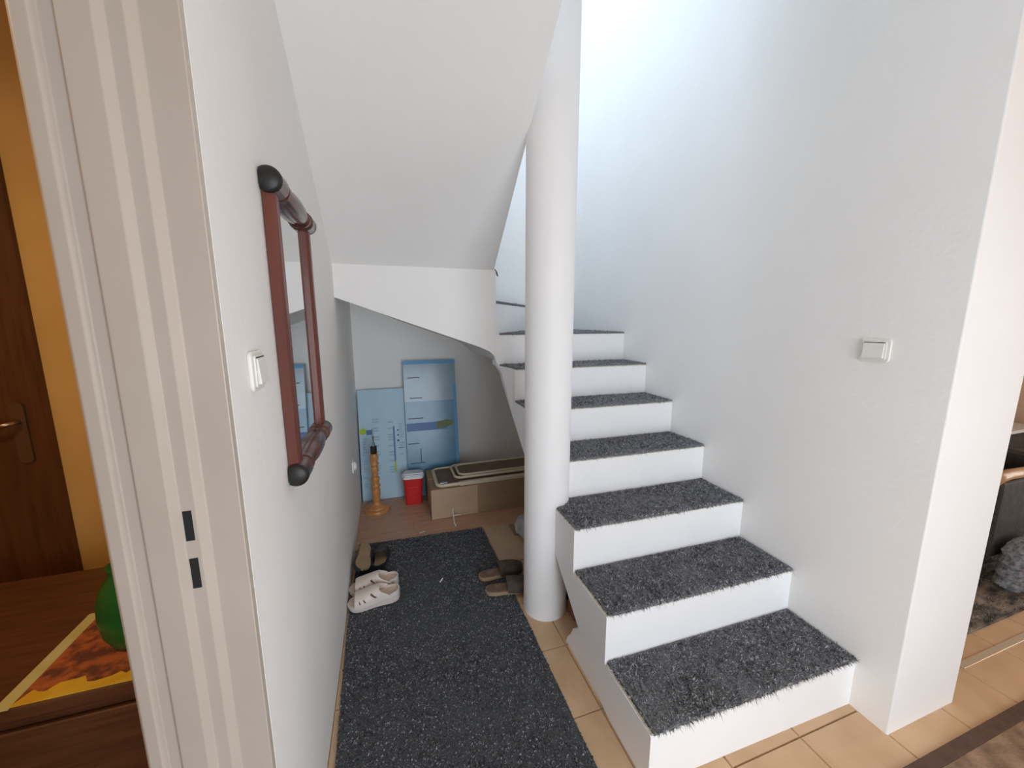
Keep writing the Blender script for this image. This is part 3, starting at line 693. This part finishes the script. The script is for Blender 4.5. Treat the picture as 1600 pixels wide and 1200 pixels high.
vs_ = thing('vase', (-.735, 1.27, .503), 'dark green rounded vase on the printed tablecloth, half hidden by frame', 'vase')
q = MB(); q.lathe([(.030, 0), (.045, .01), (.062, .05), (.068, .10), (.064, .15), (.05, .19), (.034, .215), (.030, .23), (.036, .245), (.032, .246), (.026, .232)], 32); q.build('body', 'green', vs_, smooth=True)

# ------------------------------------------------------------------ living room side
rg = thing('area_rug', (0, 0, 0), 'brown mottled rug with dark border at the bottom right corner', 'rug')
MB().box(1.30, 4.2, -1.3, .533, .001, .010).build('field', 'rugbrown', rg, bevel=.002)
q = MB(); q.box(1.265, 4.2, .533, .572, .001, .0105); q.box(1.265, 1.30, -1.3, .533, .001, .0105); q.build('border', 'rugborder', rg, bevel=.002)
tag(MB().box(2.2, 4.8, .722, .748, 0, .004).build('trim_2', 'strip', bevel=.001), 'pale metal threshold strip in the tiled floor past the pier', kind='structure')
r2 = thing('shag_rug', (0, 0, 0), 'dark grey patterned shaggy rug in the room past the pier', 'rug')
MB().box(2.28, 4.5, .82, 2.9, .001, .014).build('backing', 'rugdark', r2, bevel=.003)
fuzz('pile', 'rugfib', r2, lambda rd: (rd.uniform(2.3, 3.6), rd.uniform(.822, 1.5)), 9000, .004, .010, .003, z=.012, seed=5)
ac = thing('armchair', (3.05, 1.0, .023), 'dark armchair with light wooden arm in the room past the pier', 'armchair')
for (lx, ly) in ((.03, .05), (.03, .70), (.72, .05), (.72, .70)): MB().box(lx, lx + .05, ly, ly + .05, 0, .25).build('leg', 'armwood', ac, bevel=.004)
MB().box(.0, .78, .08, .74, .16, .34).build('seat_base', 'sofa', ac, bevel=.03)
MB().box(.02, .70, .10, .72, .34, .45).build('seat_cushion', 'sofa', ac, bevel=.04)
MB().box(.66, .84, .06, .76, .25, .585).build('backrest', 'sofa', ac, bevel=.05)
for y in (.0, .745): MB().box(.0, .76, y + .005, y + .065, .12, .548).build('side_panel', 'sofa', ac, bevel=.01)
for y in (.0, .745):
    q = MB(); q.tube([(-.02, y + .035, .555), (.03, y + .035, .57), (.10, y + .035, .575), (.75, y + .035, .55)], .028, 10); q.build('wooden_arm', 'armwood', ac, smooth=True)
th_ = MB(); NU, NV = 28, 14; vs = []
for b in range(NV + 1):
    for a in range(NU):
        th = 2 * PI * a / NU; f = b / NV; c_, s_n = math.cos(th), math.sin(th)
        r = (1 - .12 * f) * (1 + .07 * math.sin(f * 26)) * (1 + .10 * noise.noise(Vector((c_ * 1.5, s_n * 1.5, f * 4))))
        if b in (0, NV): r *= .55
        vs.append((3.22 + .20 * r * math.copysign(abs(c_) ** .55, c_), .925 + .062 * r * math.copysign(abs(s_n) ** .6, s_n), .024 + .25 * f + .010 * noise.noise(Vector((c_ * 3, s_n * 3, f * 5))) * (b > 0)))
th_.add(vs, [(b * NU + a, b * NU + (a + 1) % NU, (b + 1) * NU + (a + 1) % NU, (b + 1) * NU + a) for b in range(NV) for a in range(NU)] + [tuple(range(NU))[::-1], tuple(NV * NU + a for a in range(NU))])
tag(th_.build('blanket', 'throw', smooth=True), 'grey woven blanket bundled on the rug beside the dark armchair', 'blanket')
ct = thing('glass_top_stand', (4.0, 1.4, .018), 'black low stand with pale glass top behind the armchair', 'stand')
MB().box(0, .6, 0, .9, .60, .622).build('glass_top', 'gloss', ct, bevel=.003)
MB().box(.02, .58, .02, .88, .05, .60).build('cabinet_body', 'sofa', ct, bevel=.004)
for (a, b) in ((.03, .03), (.52, .03), (.03, .82), (.52, .82)): MB().box(a, a + .05, b, b + .05, .0, .05).build('foot', 'black', ct)
